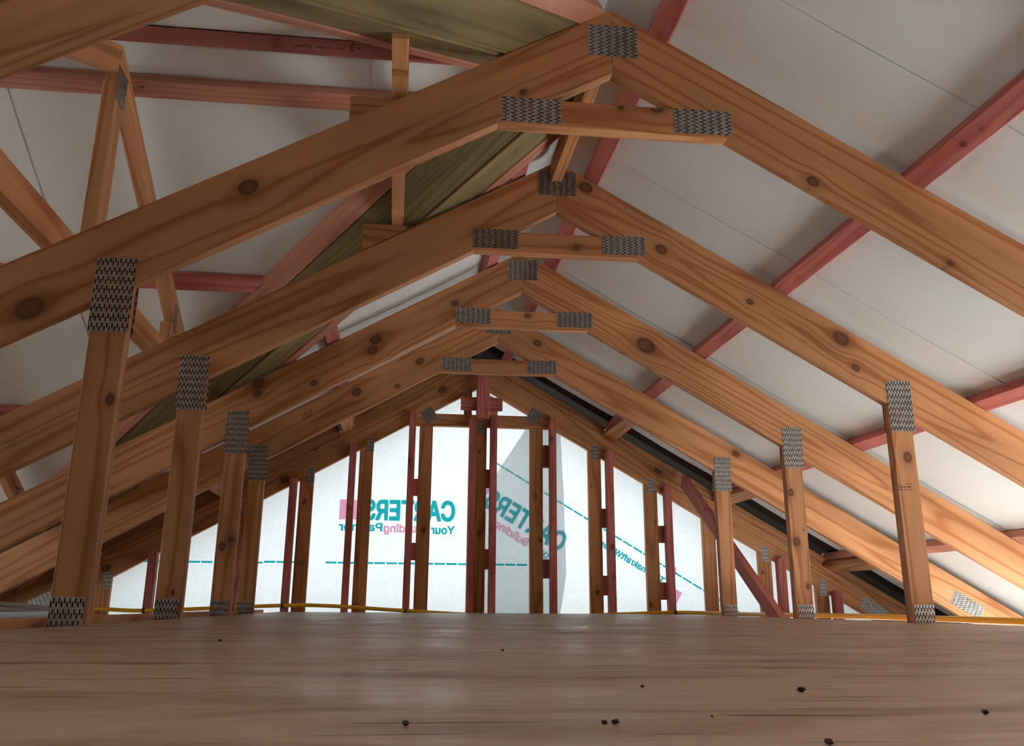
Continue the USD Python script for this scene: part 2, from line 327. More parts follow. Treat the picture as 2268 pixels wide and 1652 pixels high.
# the room below is closed off by the ceiling lining under the trusses
lin = sbox(-4.9, -2.95, 1.75, 7.45).union(sbox(1.5, -2.95, 3.7, 0.9)).union(sbox(1.5, 5.3, 3.7, 7.45)).difference(sbox(-1.3, -1.25, 0.5, -0.22))     # with the access hatch behind the camera
lm = trimesh.creation.extrude_polygon(lin, 0.02, engine='earcut'); lm.apply_translation([0, 0, -0.28])
obj('ceiling_below', lm, LINING, kind='structure', label='ceiling lining under the bottom chords')
obj('ground', trimesh.creation.box(bounds=[[-40, -40, -2.9], [40, 40, -2.8]]), GROUND, kind='structure', label='bare ground around the house')

def sheet(pts, y):
    """a membrane: one layer, facing the room"""
    v, f = trimesh.creation.triangulate_polygon(Polygon(pts), engine='earcut')
    v, f = np.asarray(v), np.asarray(f); n = np.cross(v[f[:, 1]] - v[f[:, 0]], v[f[:, 2]] - v[f[:, 0]])
    f = np.where((n > 0)[:, None], f, f[:, ::-1])
    return np.stack([v[:, 0], np.full(len(v), y), v[:, 1]], 1), f
WALL = thing('wall_far', 'gable wall of translucent building wrap', None, (0, Y5 + 0.1, -0.25), kind='structure')
top = lambda x: 1.5835 + 0.1495/CA - TA*abs(x)
right_edge = [(0.575, -0.26), (0.580, 0.004), (0.603, 0.12), (0.624, 0.27), (0.622, 0.42), (0.616, 0.62), (0.613, 0.81), (0.600, 1.05), (0.592, 1.237), (0.585, top(0.585))]
xe = (top(0) + 0.26)/TA
lsheet = [(-xe, -0.26)] + right_edge + [(0, top(0))]
LS = obj('wrap_sheet', sheet(lsheet, Y5 + 0.070), WRAP, WALL, label='wrap sheet with level printing')
rsheet = [(-0.03, -0.26), (xe, -0.26), (0.45, top(0.45)), (0.337, 1.297), (0.06, 0.87), (-0.02, 0.72)]
RS = obj('wrap_sheet', sheet(rsheet, Y5 + 0.0735), WRAP, WALL, label='wrap sheet with slanted printing lapped behind the other')
def letters(s, x_right, z, height, width, weight=0.03, bold=True):
    """print read from outside: mirrored seen from the attic; x_right is where the line starts. 2-D (x, z) triangles"""
    m = meshkit.text_mesh(s, height, 0.0003, bold); v = np.array(m.vertices)
    keep = m.faces[(np.abs(v[m.faces][:, :, 2] - 0.0003) < 1e-6).all(1)]
    v[:, 0] -= v[:, 0].min(); v[:, 0] *= width/v[:, 0].max()
    g = shapely.union_all([Polygon(v[f, :2]).buffer(1e-5) for f in keep]).buffer(weight*height, join_style='mitre').simplify(height*0.004)
    V, F, n = [], [], 0
    for p in getattr(g, 'geoms', [g]):
        a, f = trimesh.creation.triangulate_polygon(p, engine='earcut'); a, f = np.asarray(a), np.asarray(f)
        V.append(np.column_stack([x_right - a[:, 0], a[:, 1] + z, np.full(len(a), 0.0003)])); F.append(f + n); n += len(a)
    return np.vstack(V), np.vstack(F)
def rects(rs):
    V = np.array([[(a, c, 0.0003), (b, c, 0.0003), (b, d, 0.0003), (a, d, 0.0003)] for a, b, c, d in rs]).reshape(-1, 3)
    k = np.arange(len(rs))[:, None]*4
    return V, np.vstack([k + [0, 1, 2], k + [0, 2, 3]])
def printed(name, parent, mat, parts, y, rot=None):
    V, F, n = [], [], 0
    for v, f in parts:
        v = v.copy()
        if rot: 
            ox, oz, a = rot; c, s = math.cos(a), math.sin(a); d = v[:, 0] - ox, v[:, 1] - oz
            v[:, 0], v[:, 1] = ox + c*d[0] - s*d[1], oz + s*d[0] + c*d[1]
        V.append(np.stack([v[:, 0], y - v[:, 2], v[:, 1]], 1)); F.append(f + n); n += len(v)
    obj(name, (np.vstack(V), np.vstack(F)), mat, parent)
yl = Y5 + 0.0694
printed('lettering', LS, TEAL, [letters('CARTERS', -0.177, 0.622, 0.130, 0.640), letters('Your', -0.175, 0.530, 0.052, 0.165), letters('Partner', -0.682, 0.543, 0.052, 0.300)], yl)
printed('lettering', LS, ROSE, [letters('Building', -0.395, 0.537, 0.052, 0.275), rects([(-0.985, -0.862, 0.618, 0.755)])], yl)
dash = []
x = 0.345
while x > -2.6:
    if not (-1.02 > x > -1.16): dash.append((x - 0.074, x, 0.318 if x > -1.4 else 0.312, 0.331 if x > -1.4 else 0.325))
    x -= 0.083
dash += [(-1.985, -1.945, 0.585, 0.64)]
printed('dashed_line', LS, TEAL, [rects(dash)], yl)
yr_ = Y5 + 0.0730; A = -math.atan2(0.838, 1.446)
dash, x = [], 0.10
while x < 2.6: dash.append((x, x + 0.074, 0.99, 1.002)); x += 0.083
printed('dashed_line', RS, TEAL, [rects(dash)], yr_, (0.188, 1.0, A))
printed('lettering', RS, TEAL, [letters('CARTERS', 0.585, 0.447, 0.130, 0.640), letters('Your', 0.585, 0.357, 0.052, 0.165)], yr_, (0.525, 0.447, A))
printed('lettering', RS, ROSE, [letters('Building', 0.36, 0.357, 0.052, 0.275), rects([(-0.105, -0.068, 0.437, 0.577)])], yr_, (0.525, 0.447, A))
printed('lettering', RS, TEAL, [letters('ThermakraftWater', 1.345, 0.275, 0.042, 0.52)], yr_, (1.206, 0.282, A))
printed('lettering', RS, ROSE, [rects([(1.30, 1.43, 0.06, 0.16)])], yr_, (1.42, 0.09, A))
printed('lettering', RS, ROSE, [rects([(1.405, 1.425, 0.265, 0.325)])], yr_, (1.41, 0.29, A + 0.35))
# the end of the side roof is closed with the same wrap; the near end is still open
v, f = sheet([(-3.75, -0.26), (3.75, -0.26), (3.75, ZTOP + UOFF - TA*3.75), (0, ZTOP + UOFF), (-3.75, ZTOP + UOFF - TA*3.75)], -2.5)
obj('wall_near', (v, f), LINING, kind='structure', label='boarded gable behind the camera')
WLF = thing('wall_left', 'wrap covered end of the side roof', None, (-5.0, YR, -0.25), kind='structure')
topb = lambda d: ZTOP + UOFF - TB*abs(d) + 0.004
v, f = sheet([(YR - 4.45, -0.26), (YR + 4.45, -0.26), (YR + 4.45, topb(4.45)), (YR, topb(0)), (YR - 4.45, topb(4.45))], 0)
obj('wrap_sheet', (np.stack([v[:, 1] - 5.0, v[:, 0], v[:, 2]], 1), f[:, ::-1]), WRAP, WLF)

# ------------------------------------------------------------------ roof trusses
KN = {1: [(-1.037, 1.153, .020), (-1.556, .777, .026), (-.27, 1.512, .009), (.611, 1.278, .014), (1.019, 1.037, .008)],
      2: [(.128, 1.702, .020), (.437, 1.445, .018), (.799, 1.237, .011), (1.174, 1.097, .024), (1.223, .976, .012)],
      3: [(-.728, 1.307, .020), (-.741, 1.253, .018), (-1.275, 1.062, .020), (-1.277, 1.014, .015), (.646, 1.333, .034), (-.339, 1.513, .014), (-1.014, 1.076, .012)],
      4: [(-.88, 1.015, .018), (-.854, 1.259, .020), (-.486, 1.462, .018), (.234, 1.606, .018), (1.468, .951, .017), (-.616, 1.304, .012)],
      0: [(-1.0, 1.12, .015)]}
KC = {1: [(.138, 1.489, .014), (.026, 1.484, .008)]}
NAMEK = ['overhead at the top left corner, nearest', 'largest in full view, first in line', 'second in full view from the front', 'third in full view from the front', 'fourth in full view, next to the gable']
def rafter(parent, s, y, xo, zi, depth, xend, knots, step, mat=PINE, name='rafter', h0=0.0, tone=None, ya=TH):
    O = np.array([xo, y, zi]); dL = np.array([s*CA, 0, -SA]); dH = np.array([s*SA, 0, CA])
    kn = []
    for (kx, kz, kr) in knots:
        d = np.array([kx - xo, 0, kz - zi]); l, h = d @ dL, d @ dH
        if (kx - xo)*s > 0: kn.append((l, h - h0, kr))
    return board(name, mat, parent, O + h0*dH - h0*TA*dL, dL, dH, Y_, 0.0006, xend/CA, depth, ya, k0=-TA, k1=-TA, step=step, knots=kn, tone=tone)
for i, (y, xo, zi, zc) in enumerate(TR):
    t = thing('roof_truss', f'natural pine roof truss, {NAMEK[i]}', 'roof truss', (xo, y, 0), 'pine attic roof trusses')
    st = (0.02, 0.009, 0.009, 0.010, 0.011)[i]
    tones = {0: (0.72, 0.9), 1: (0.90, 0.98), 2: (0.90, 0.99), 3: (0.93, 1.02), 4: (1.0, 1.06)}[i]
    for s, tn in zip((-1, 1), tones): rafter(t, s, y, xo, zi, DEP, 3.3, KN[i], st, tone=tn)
    hw = (zi - zc)/TA
    board('collar_tie', PINE, t, (xo, y, zc), X_, Z_, Y_, -hw + 0.0005, hw - 0.0005, 0.0895, TH, k0=1/TA, k1=-1/TA, step=0.012, knots=[(a - xo, b - zc, r) for a, b, r in KC.get(i, [])], nk=0 if i == 1 else 1)
    for s, xi in ((-1, XL), (1, XR)):
        if i == 4 and s == -1: xi = -1.338
        x0 = xo + xi; ztop = zi - TA*abs(xi) - 0.0005
        pk = {(1, -1): [(0.075, 0.545, .011)], (2, 1): [(0.055, 0.62, .016)], (3, -1): [(0.03, 0.30, .014), (.065, .33, .011)], (3, 1): [(0.02, 0.60, .014), (0.03, .36, .016), (.07, .15, .011), (.07, .42, .006)], (2, -1): [(0.055, 0.085, .008)]}.get((i, s), [])
        # grain along z; outer top corner is cut to the rafter slope
        lo = x0 if s == 1 else x0
        board('post', PINE, t, (x0, y, 0), Z_, s*X_, Y_, -0.24, ztop, PW, TH, k1=-TA, step=0.014, knots=[(z, h if s == 1 else PW - h, r) for h, z, r in pk], tone=(0.86 if s == -1 else 0.92) + rng.uniform(-.04, .04))
        xc = x0 + s*PW/2
        for face, yy in ((-1, y), (1, y + TH)): plate(t, xc + (0.004 if s == 1 else 0)*1, 0.825, yy, 0.102, 0.205, face=face)
        plate(t, xc + s*0.004, 0.012, y, 0.080, 0.104)
    plate(t, xo + 0.002, 1.711, y, 0.155, 0.107, vertical=False)
    for s in (-1, 1): plate(t, xo + s*0.262 + 0.012, 1.4525, y, 0.180, 0.080, vertical=False)
    for s in (-1, 1):
        d = 2.83/CA; c = np.array([xo + s*CA*d + s*SA*0.08, zi - SA*d + CA*0.08])
        plate(t, c[0], c[1], y, 0.20, 0.085, vertical=False, rot=-s*math.atan(TA))
        board('bottom_chord' if s == -1 else 'bottom_chord', PINE, t, (xo, y, -0.245), X_*s, Z_, Y_, XR + PW + 0.02, 3.25, 0.10, TH)
    if i in (2, 4, 3):
        sx, sz, a = {2: (1.376, 0.515, 0.0), 4: (-1.135, 1.125, math.atan(TA)), 3: (-0.98, 1.19, math.atan(TA))}[i]
        ms = []
        for r_ in range(3):
            k = 0
            while k < 5:
                wd = rng.uniform(0.006, 0.012); b = trimesh.creation.box(extents=[wd, 0.0004, 0.0065]); b.apply_translation([k*0.0125 - 0.03 + rng.uniform(0, .004), 0, -r_*0.011])
                if rng.random() < 0.85: ms.append(b)
                k += 1
        m = trimesh.util.concatenate(ms); m.apply_transform(trimesh.transformations.rotation_matrix(-a if a else 0, [0, 1, 0])); m.apply_translation([sx, y - 0.0002, sz])
        if i != 3: obj('grade_stamp', m, STAMP, t, label='faint stamped grade mark')

# ------------------------------------------------------------------ gable truss at the far end
G = thing('gable_truss', 'far gable truss with upright pine studs against the white wrap', 'gable truss', (X5, Y5, 0))
GD = 0.150
kn5 = [(-.292, 1.552, .022), (-1.179, 1.108, .022), (-1.37, .876, .022), (-2.481, .268, .022), (.928, 1.248, .020), (1.3, 1.0, .02)]
for s in (-1, 1): rafter(G, s, Y5, X5, Z5, GD, 3.3, kn5, 0.013, tone=1.0)
OUT = [0.903, 1.712, 2.515]
for s in (-1, 1):                          # blocking on top of the gable rafters between the outriggers
    ends = [0.04] + [e for o in OUT for e in (o - 0.014, o + 0.084)] + [3.25]
    O = np.array([X5, Y5, Z5]); dL = np.array([s*CA, 0, -SA]); dH = np.array([s*SA, 0, CA])
    for a, b in zip(ends[::2], ends[1::2]):
        board('blocking', PINE, G, O + (GD + 0.0005)*dH - GD*TA*dL, dL, dH, Y_, a/CA, b/CA, 0.064 if s == 1 else 0.088, TH, step=0.03, tone=0.86)
hwg = (Z5 - 1.284)/TA
board('collar_tie', PINE, G, (X5, Y5, 1.284), X_, Z_, Y_, -hwg + 0.0005, hwg - 0.0005, 0.09, TH, k0=1/TA, k1=-1/TA, step=0.02, nk=1)
STX = [-2.487, -2.05, -1.63, -1.2165, -0.815, -0.3985, -0.0085, 0.401, 0.8285, 1.240, 1.6625, 2.069, 2.4845]
for x in STX:
    zt = (1.2838 if abs(x) < 0.45 else Z5 - TA*(abs(x - X5))) - 0.0005
    sl = 0 if abs(x) < 0.45 else (-TA if x > 0 else TA)
    w = 0.094 if abs(x) > 0.1 else 0.094
    board('stud', PINE, G, (x - w/2, Y5, 0), Z_, X_, Y_, -0.24, zt - sl*w/2, w, TH, k1=sl, step=0.018, nk=2, tone=rng.uniform(.88, 1.02))
    if abs(x) > 0.45: plate(G, x + (0.025 if x < 0 else 0.005), zt + 0.01, Y5, 0.050, 0.105)
for x, z, r in ((-0.383, 1.362, 0.52), (0.385, 1.372, -0.52)): plate(G, x, z, Y5, 0.095, 0.105, vertical=False, rot=r)
plate(G, -0.006, 1.282, Y5, 0.05, 0.10)
for s in (-1, 1):
    d = 2.83/CA; plate(G, X5 + s*(CA*d + SA*0.07), Z5 - SA*d + CA*0.07, Y5, 0.20, 0.085, vertical=False, rot=-s*math.atan(TA))
    board('stub', PINE, G, (X5 + s*0.095 - 0.028, Y5, 1.3745), Z_, X_, Y_, 0, 0.145, 0.056, TH, k1=-s*TA, step=0.02)

for s in (-1, 1):                          # barge boards that close the roof edge outside the gable
    O = np.array([0, Y5 + 0.40, ZTOP]); dL = np.array([s*CA, 0, -SA]); dH = np.array([s*SA, 0, CA])
    V, F, g, mk = bar_mesh(O - 0.20*dH + 0.20*TA*dL, dL, dH, Y_, 0.0006, 3.6/CA, -TA, -TA, 0.244, 0.03, 0.3, tone=0.95)
    p = obj('trim_1' if s == -1 else 'trim_2', (V, F), PINE, kind='structure', label=f'barge board outside the far gable, {"left" if s == -1 else "right"} slope')
    primvar(p, 'grain', g); primvar(p, 'mark', mk)

# red studs standing in front of the gable truss, with the blocks that tie them back
RD = [(-2.204, -2.150, 0.374, []), (-1.326, -1.277, 0.877, []), (-0.931, -0.885, 1.123, []), (-0.522, -0.475, 1.361, [(0.785, 0.902), (0.345, 0.461)]), (-0.093, -0.046, 1.338, []), (0.060, 0.107, 1.347, [(0.851, 0.979), (0.289, 0.425)]),
      (0.489, 0.536, 1.352, [(1.005, 1.165), (0.232, 0.361)]), (0.902, 0.952, 1.123, [(0.585, 0.719), (0.122, 0.255)]), (1.327, 1.375, 0.882, [(0.487, 0.606), (0.096, 0.214)]), (2.140, 2.195, 0.386, []), (2.543, 2.600, 0.156, [])]
ORD = ['leftmost, shortest on the left side', 'second from the left, beside the yellow pipe clip', 'third from the left', 'fourth from the left, over the printed lettering', 'left one of the middle pair', 'right one of the middle pair',
       'just right of the middle pair', 'second right of the middle pair', 'third right of the middle pair, at a pipe clip', 'short one to the right of the slanted red brace', 'rightmost and shortest of all']
for (a, b, zt, bl), o in zip(RD, ORD):
    t = thing('red_stud', f'red upright batten at the gable, {o}', 'stud', ((a + b)/2, Y5 - 0.04, 0), 'red battens in front of the gable')
    board('batten', RED, t, (a, Y5 - 0.072, 0), Z_, X_, Y_, -0.24, zt, b - a, 0.070, step=0.02, nk=2 if zt > .8 else 0, tone=rng.uniform(0.9, 1.12))
    nx = min(STX, key=lambda q: abs(q - (a + b)/2)); left = nx < (a + b)/2
    for z0, z1 in bl:
        lo, hi = (nx + 0.0475, b - 0.01) if left else (a + 0.01, nx - 0.0475)
        block('packing_block', RED, t, (lo, Y5 - 0.0015, z0), (hi, Y5 + 0.040, z1), 'z', tone=0.8)
    nl = []
    for k in range(2):
        c = trimesh.creation.cylinder(0.0028, 0.002, sections=8); c.apply_transform(trimesh.transformations.rotation_matrix(math.pi/2, X_)); c.apply_translation([a + (b - a)*(0.35 + 0.35*k), Y5 - 0.0725, zt - 0.03 - 0.012*k])
        obj('nail_head', c, CLIP, t)
t = thing('red_king_block', 'wide red stained block with cross piece at the gable peak', 'block', (0, Y5 - 0.06, 1.33))
board('upright', RED, t, (-0.049, Y5 - 0.122, 0), Z_, X_, Y_, 1.330, 1.630, 0.094, 0.045, step=0.015, tone=1.1)
block('cross_piece', RED, t, (-0.158, Y5 - 0.076, 1.397), (0.142, Y5 - 0.030, 1.488), 'x', step=0.03, tone=0.85)
for k, (x, z) in enumerate([(-.02, 1.49), (.022, 1.49), (-.02, 1.38), (.022, 1.385), (-.015, 1.60), (.02, 1.595)]):
    c = trimesh.creation.cylinder(0.0032, 0.002, sections=8); c.apply_transform(trimesh.transformations.rotation_matrix(math.pi/2, X_)); c.apply_translation([x, Y5 - 0.1225, z]); obj('nail_head', c, CLIP, t)

def slanted(name, label, cat, mat, P, Q, face, H, T, k0=0, k1=0, **kw):
    """a timber from P to Q; face = direction of its H side"""
    P, Q, face = (np.asarray(a, float) for a in (P, Q, face)); d = Q - P; L = np.linalg.norm(d); d /= L
    h = face - (face @ d)*d; h /= np.linalg.norm(h); t_ = np.cross(d, h)
    return board(name, mat, '/World', P, d, h, t_, 0, L, H, T, k0=k0, k1=k1, step=0.03, label=label, cat=cat, **kw)
slanted('diagonal_brace', 'red slanted brace on the right, running down behind the posts', 'brace', RED, (1.475, 6.56, 0.875), (1.60, 5.26, -0.09), (0, -0.6, 0.8), 0.09, 0.045, tone=0.95, nk=3)
slanted('diagonal_brace', 'red stained slanted brace on the left, half hidden between two posts', 'brace', RED, (-1.50, 6.56, 0.78), (-1.46, 5.55, -0.03), (0, 0.6, 0.8), 0.09, 0.045, tone=0.95)

# ------------------------------------------------------------------ purlins on top of the rafters
NM = ['highest', 'second from the ridge', 'third from the ridge', 'lowest']
YE = Y5 + 0.064
for k, x in enumerate(PUR):
    O = np.array([x, 0, ZTOP - TA*x]); dS = np.array([CA, 0, -SA]); dN = np.array([SA, 0, CA])
    t = thing('purlin', f'red stained purlin across the right roof slope, {NM[k]}', 'purlin', O + [0, 2, 0], 'purlins of the right slope')
    board('batten', RED if k != 3 else PINK, t, O + 0.0005*dN, Y_, dS, dN, -2.45, YE, 0.07, 0.0445, step=0.03 if k < 3 else 0.05, nk=10, tone=1.0)
    if k == 2:                             # scrawl on the face that looks up the slope
        ms = []
        for y0, n_ in ((3.05, 9), (3.22, 4), (4.80, 7)):
            for q in range(n_):
                for (a0, a1, b0, b1) in ((0, .003, 0, rng.uniform(.012, .022)), (0, rng.uniform(.006, .012), (z0 := rng.uniform(0, .016)), z0 + .003)):
                    P4 = [O - 0.0004*dS + (y0 + q*0.0145 + a)*Y_ + (0.012 + b)*dN for a, b in ((a0, b0), (a1, b0), (a1, b1), (a0, b1))]
                    ms.append(trimesh.Trimesh(P4, [[0, 1, 2], [0, 2, 3]], process=False))
        obj('handwriting', trimesh.util.concatenate(ms), INK, t, label='scrawled black marks', kind='stuff')
    dS = np.array([-CA, 0, -SA]); dN = np.array([-SA, 0, CA]); O = np.array([-x, 0, ZTOP - TA*x])
    gap = x/RAT + 0.385
    nm = 'upper stub near the ridge' if k == 0 else NM[k]
    board('purlin', RED, '/World', O + 0.0005*dN, Y_, dS, dN, YR + gap, YE, 0.07, 0.0445, k0=CA/RAT, step=0.03, nk=2, label=f'short red purlin on the left slope between valley and gable, {nm}', cat='purlin', group='purlins of the left slope')
    if YR - gap > -2.4: board('purlin', RED, '/World', O + 0.0005*dN, Y_, dS, dN, -2.45, YR - gap, 0.07, 0.0445, k1=-CA/RAT, label=f'purlin on the left slope before the valley, {nm}', cat='purlin', group='near purlins of the left slope')
for k, x in enumerate(OUT):
    for s in (-1, 1):
        O = np.array([X5 + s*x, 0, Z5 + GD/CA - TA*x]); dS = np.array([s*CA, 0, -SA]); dN = np.array([s*SA, 0, CA])
        board('outrigger', PINE, '/World', O + 0.001*dN - 0.004*dS, Y_, dS, dN, 5.565, YE, 0.09, 0.0435, step=0.03, tone=1.05, label=f'flat pine outrigger under the {NM[k + 1]} {"right" if s == 1 else "left"} purlin at the gable', cat='outrigger', group='gable outriggers')

# ------------------------------------------------------------------ valleys of the joining roof
for s, nm in ((1, 'far'), (-1, 'near')):
    A0 = np.array([0, YR, ZTOP]); g = np.array([-RAT, s, -TB]); g /= np.linalg.norm(g)
    nR = np.array([-SA, 0, CA]); nC = np.array([0, s*SB, CB])
    eR = np.cross(nR, g); eR *= np.sign(eR[0]); eC = np.cross(nC, g); eC *= np.sign(eC[1])*-s*1.0
    eC = eC if eC[0] < 0 else -eC
    eR = eR if eR[0] > 0 else -eR
    kR = -eR[0]/g[0]; kC = -eC[1]/g[1]
    far = s == 1
    w0 = 0.010
    board('valley_board', OLIVE, '/World', A0 + w0*eR + w0*kR*g + 0.004*nR, g, eR, nR, 0.02, 5.05, 0.185, 0.020, k0=kR, step=0.03 if True else 0.1, nk=9, tone=1.0, label='olive green treated valley board ' + ('running away over the second truss, right of the dark board' if far else 'overhead at the top of the picture'), cat='valley board')
    board('valley_board', OLIVE, '/World', A0 + w0*eC + w0*kC*g + 0.004*nC, g, eC, nC, 0.02, 5.05, 0.185, 0.020, k0=kC, step=0.03, nk=7, tone=0.72 if far else 0.95, label=('dark brown treated valley board behind the first truss' if far else 'narrow looking treated valley board strip above the red ridge board'), cat='valley board')
    w1 = 0.198
    board('valley_trimmer', PINK, '/World', A0 + w1*eR + w1*kR*g + 0.0005*nR, g, eR, nR, 0.03, 5.05, 0.075, 0.0445, k0=kR, step=0.03, nk=5, label='pinkish pine edge batten beside the olive valley board, ' + ('far valley' if far else 'near the first truss peak'), cat='batten')
    board('valley_trimmer', PINK, '/World', A0 + w1*eC + w1*kC*g + 0.0005*nC, g, eC, nC, 0.03, 5.05, 0.085, 0.0445, k0=kC, step=0.03, nk=4, tone=1.02, label='pinkish pine edge batten ' + ('left of the dark valley board behind the first truss' if far else 'under the near valley board at the top left'), cat='batten')
# the side roof's purlins and ridge board
for k, (d0, mat, nm) in enumerate([(0.118, PINK, 'knotty orange purlin across the left side roof just below its ridge'), (0.985, RED, 'red purlin across the left side roof seen under the first truss'), (1.86, RED, 'lower purlin of the left side roof')]):
    O = np.array([0, YR + d0, ZTOP - TB*d0]); dS = np.array([0, CB, -SB]); dN = np.array([0, SB, CB])
    x0 = -(RAT*d0 + 0.345)
    kn = [(-1.845 - x0, 0.035, .011)] if k == 0 else []
    board('side_purlin', mat, '/World', O + 0.0005*dN, -X_, dS, dN, -x0, 4.95, 0.07, 0.0445, k0=RAT*CB, step=0.02 if k == 0 else 0.03, nk=5, tone=0.98, label=nm, cat='purlin', group='far slope purlins of the side roof')
    O = np.array([0, YR - d0, ZTOP - TB*d0]); dS = np.array([0, -CB, -SB]); dN = np.array([0, -SB, CB])
    if k > 0:
        board('side_purlin', mat, '/World', O + 0.0005*dN, -X_, dS, dN, -x0, 4.95, 0.07, 0.0445, k0=RAT*CB, step=0.04, label=f'near slope purlin of the left side roof, {"middle" if k == 1 else "lower"}', cat='purlin', group='near slope purlins of the side roof')
        continue
    t = thing('side_purlin', 'dark red purlin with black handwriting at the top left of the side roof', 'purlin', (-1.5, O[1], O[2]), 'near slope purlins of the side roof')
    board('batten', RED, t, O + 0.0005*dN, -X_, dS, dN, -x0, 4.95, 0.07, 0.0445, k0=RAT*CB, step=0.03, nk=2, tone=0.85)
    ms, xx = [], -0.975                    # the writing stands on the face that looks down the slope
    def on_face(px, pz): return O + 0.0708*dS + px*X_ + pz*dN
    for n_, hh in ((7, .010), (6, .009), (3, .011)):          # scrawl that cannot be read
        for k_ in range(n_):
            for (x0_, x1_, z0_, z1_) in ((0, .0024, 0, hh*rng.uniform(.5, 1)), (0, .006*rng.uniform(.4, 1), (q_ := hh*rng.uniform(0, .7)), q_ + .0022)):
                P4 = np.array([on_face(xx + x0_, .014 + z0_), on_face(xx + x1_, .014 + z0_), on_face(xx + x1_, .014 + z1_), on_face(xx + x0_, .014 + z1_)])
                ms.append(trimesh.Trimesh(P4, [[0, 1, 2], [0, 2, 3]], process=False))
            xx += 0.0082
        xx += 0.014
    m = meshkit.text_mesh('E-', .021, 0.0004); v = np.array(m.vertices)
    v = O + 0.0705*dS + (xx + v[:, :1])*X_ + (0.013 + v[:, 1:2])*dN + v[:, 2:3]*dS
    ms.append(trimesh.Trimesh(v, m.faces, process=False))
    obj('handwriting', trimesh.util.concatenate(ms), INK, t, label='scrawled black marks', kind='stuff')
block('ridge_rail', PINE, '/World', (-0.018, 2.4323 + TH + 0.001, 1.720), (0.027, 3.4549 - 0.003, 1.808), 'y', step=0.02, tone=1.0, label='short pine rail under the ridge between first and second truss', cat='rail')

# saddle trusses of the side roof, standing on the main rafters
def saddle(xs, zt, label, verts, half_tie=True):
    t = thing('saddle_truss', label, 'saddle truss', (xs, YR, zt), 'saddle trusses of the side roof')
    d = 0.09; h = (ZTOP - 0.001 - zt)/TB - 0.02
    block('tie', PINE, t, (xs - 0.0225, YR - h, zt), (xs + 0.0225, YR + h, zt + min(0.09, (ZTOP - zt)*0.35)), 'y', step=0.02, tone=1.1)
    for s in (-1, 1):
        O = np.array([xs + 0.0225, YR, ZTOP - 0.001]); dL = np.array([0, s*CB, -SB]); dH = np.array([0, -s*SB, -CB])
        th = min(0.09, (ZTOP - zt)*0.30)
        board('top_chord', PINE, t, O, dL, dH, -X_, 0.0005, (h - th/CB*1.2)/CB, th, 0.045, k0=TB, step=0.02, tone=1.05)
        for v in verts:
            if v == 0: continue
            zc = ZTOP - 0.001 - TB*v - th/CB
            block('web', PINE, t, (xs - 0.0225, YR + (v if s == 1 else -v - 0.09), zt + 0.0905), (xs + 0.0225, YR + (v + 0.09 if s == 1 else -v), zc - 0.09*TB), 'z', step=0.02, tone=1.0)
            plate(t, YR + s*(v + 0.05), zc - 0.02, xs + 0.0225, 0.05, 0.12, face=1, axis='x')
            plate(t, YR + s*(v + 0.05), zt + 0.09, xs + 0.0225, 0.05, 0.10, face=1, axis='x')
    if 0 in verts:
        block('king_post', PINE, t, (xs - 0.0225, YR - 0.010, zt + 0.0905), (xs + 0.0225, YR + 0.080, ZTOP - 0.135), 'z', step=0.02, tone=1.05)
        plate(t, YR + 0.035, ZTOP - 0.14, xs + 0.0225, 0.10, 0.12, face=1, axis='x')
    return t
saddle(-0.635, 1.490, 'smallest saddle truss, its pine tie running over the first truss by the valley', [])
saddle(-1.578, 0.985, 'saddle truss with king post and slanted chords at upper left', [0, 1.04])
saddle(-2.590, 0.430, 'largest saddle truss, only a bit seen at the left edge', [0, 1.25, 2.35])
for i, lab in ((1, 'pine block seat behind the first truss under the saddle tie'), (2, 'pine block seat above the second truss under the saddle tie')):
    y, xo, zi, zc = TR[i]
    x0, x1 = (-0.778, -0.585) if i == 1 else (-0.770, -0.60)
    board('seat_block', PINE, '/World', (x0, y + (TH + .001 if i == 1 else 0.012), 1.488), X_, -Z_, Y_, 0, x1 - x0, 0.115 if i == 1 else 0.02, TH, k1=-0.0, step=0.02, tone=0.85, label=lab, cat='block') if i == 1 else None
    if i == 2:
        ztop = lambda x: zi + DZ - TA*abs(x - xo) + 0.0015
        pts = [(x0, ztop(x0)), (x1, ztop(x1)), (x1, 1.4885), (x0, 1.4885)]
        m = trimesh.creation.extrude_polygon(Polygon(pts), 0.043, engine='earcut'); v = np.array(m.vertices); v = np.stack([v[:, 0], y + 0.001 + v[:, 2], v[:, 1]], 1)
        p = obj('seat_block', (v, np.array(m.faces)[:, ::-1]), PINE, label=lab, cat='block')
        primvar(p, 'grain', v*[1, .3, 1] + 5); primvar(p, 'mark', np.tile([0.8, 4, 0], (len(v), 1)))

# ------------------------------------------------------------------ beams beside the floor, pipes, crumbs
block('edge_beam', PINE, '/World', (-1.525, -1.2, -0.24), (-1.424, 6.55, 0.013), 'y', step=0.05, nk=3, tone=0.92, label='pine beam along the left edge of the plywood floor', cat='beam')
block('edge_beam', PINE, '/World', (1.447, -1.2, -0.24), (1.54, 5.2, -0.012), 'y', step=0.05, nk=3, tone=0.92, label='pine beam along the right edge of the plywood floor', cat='beam')

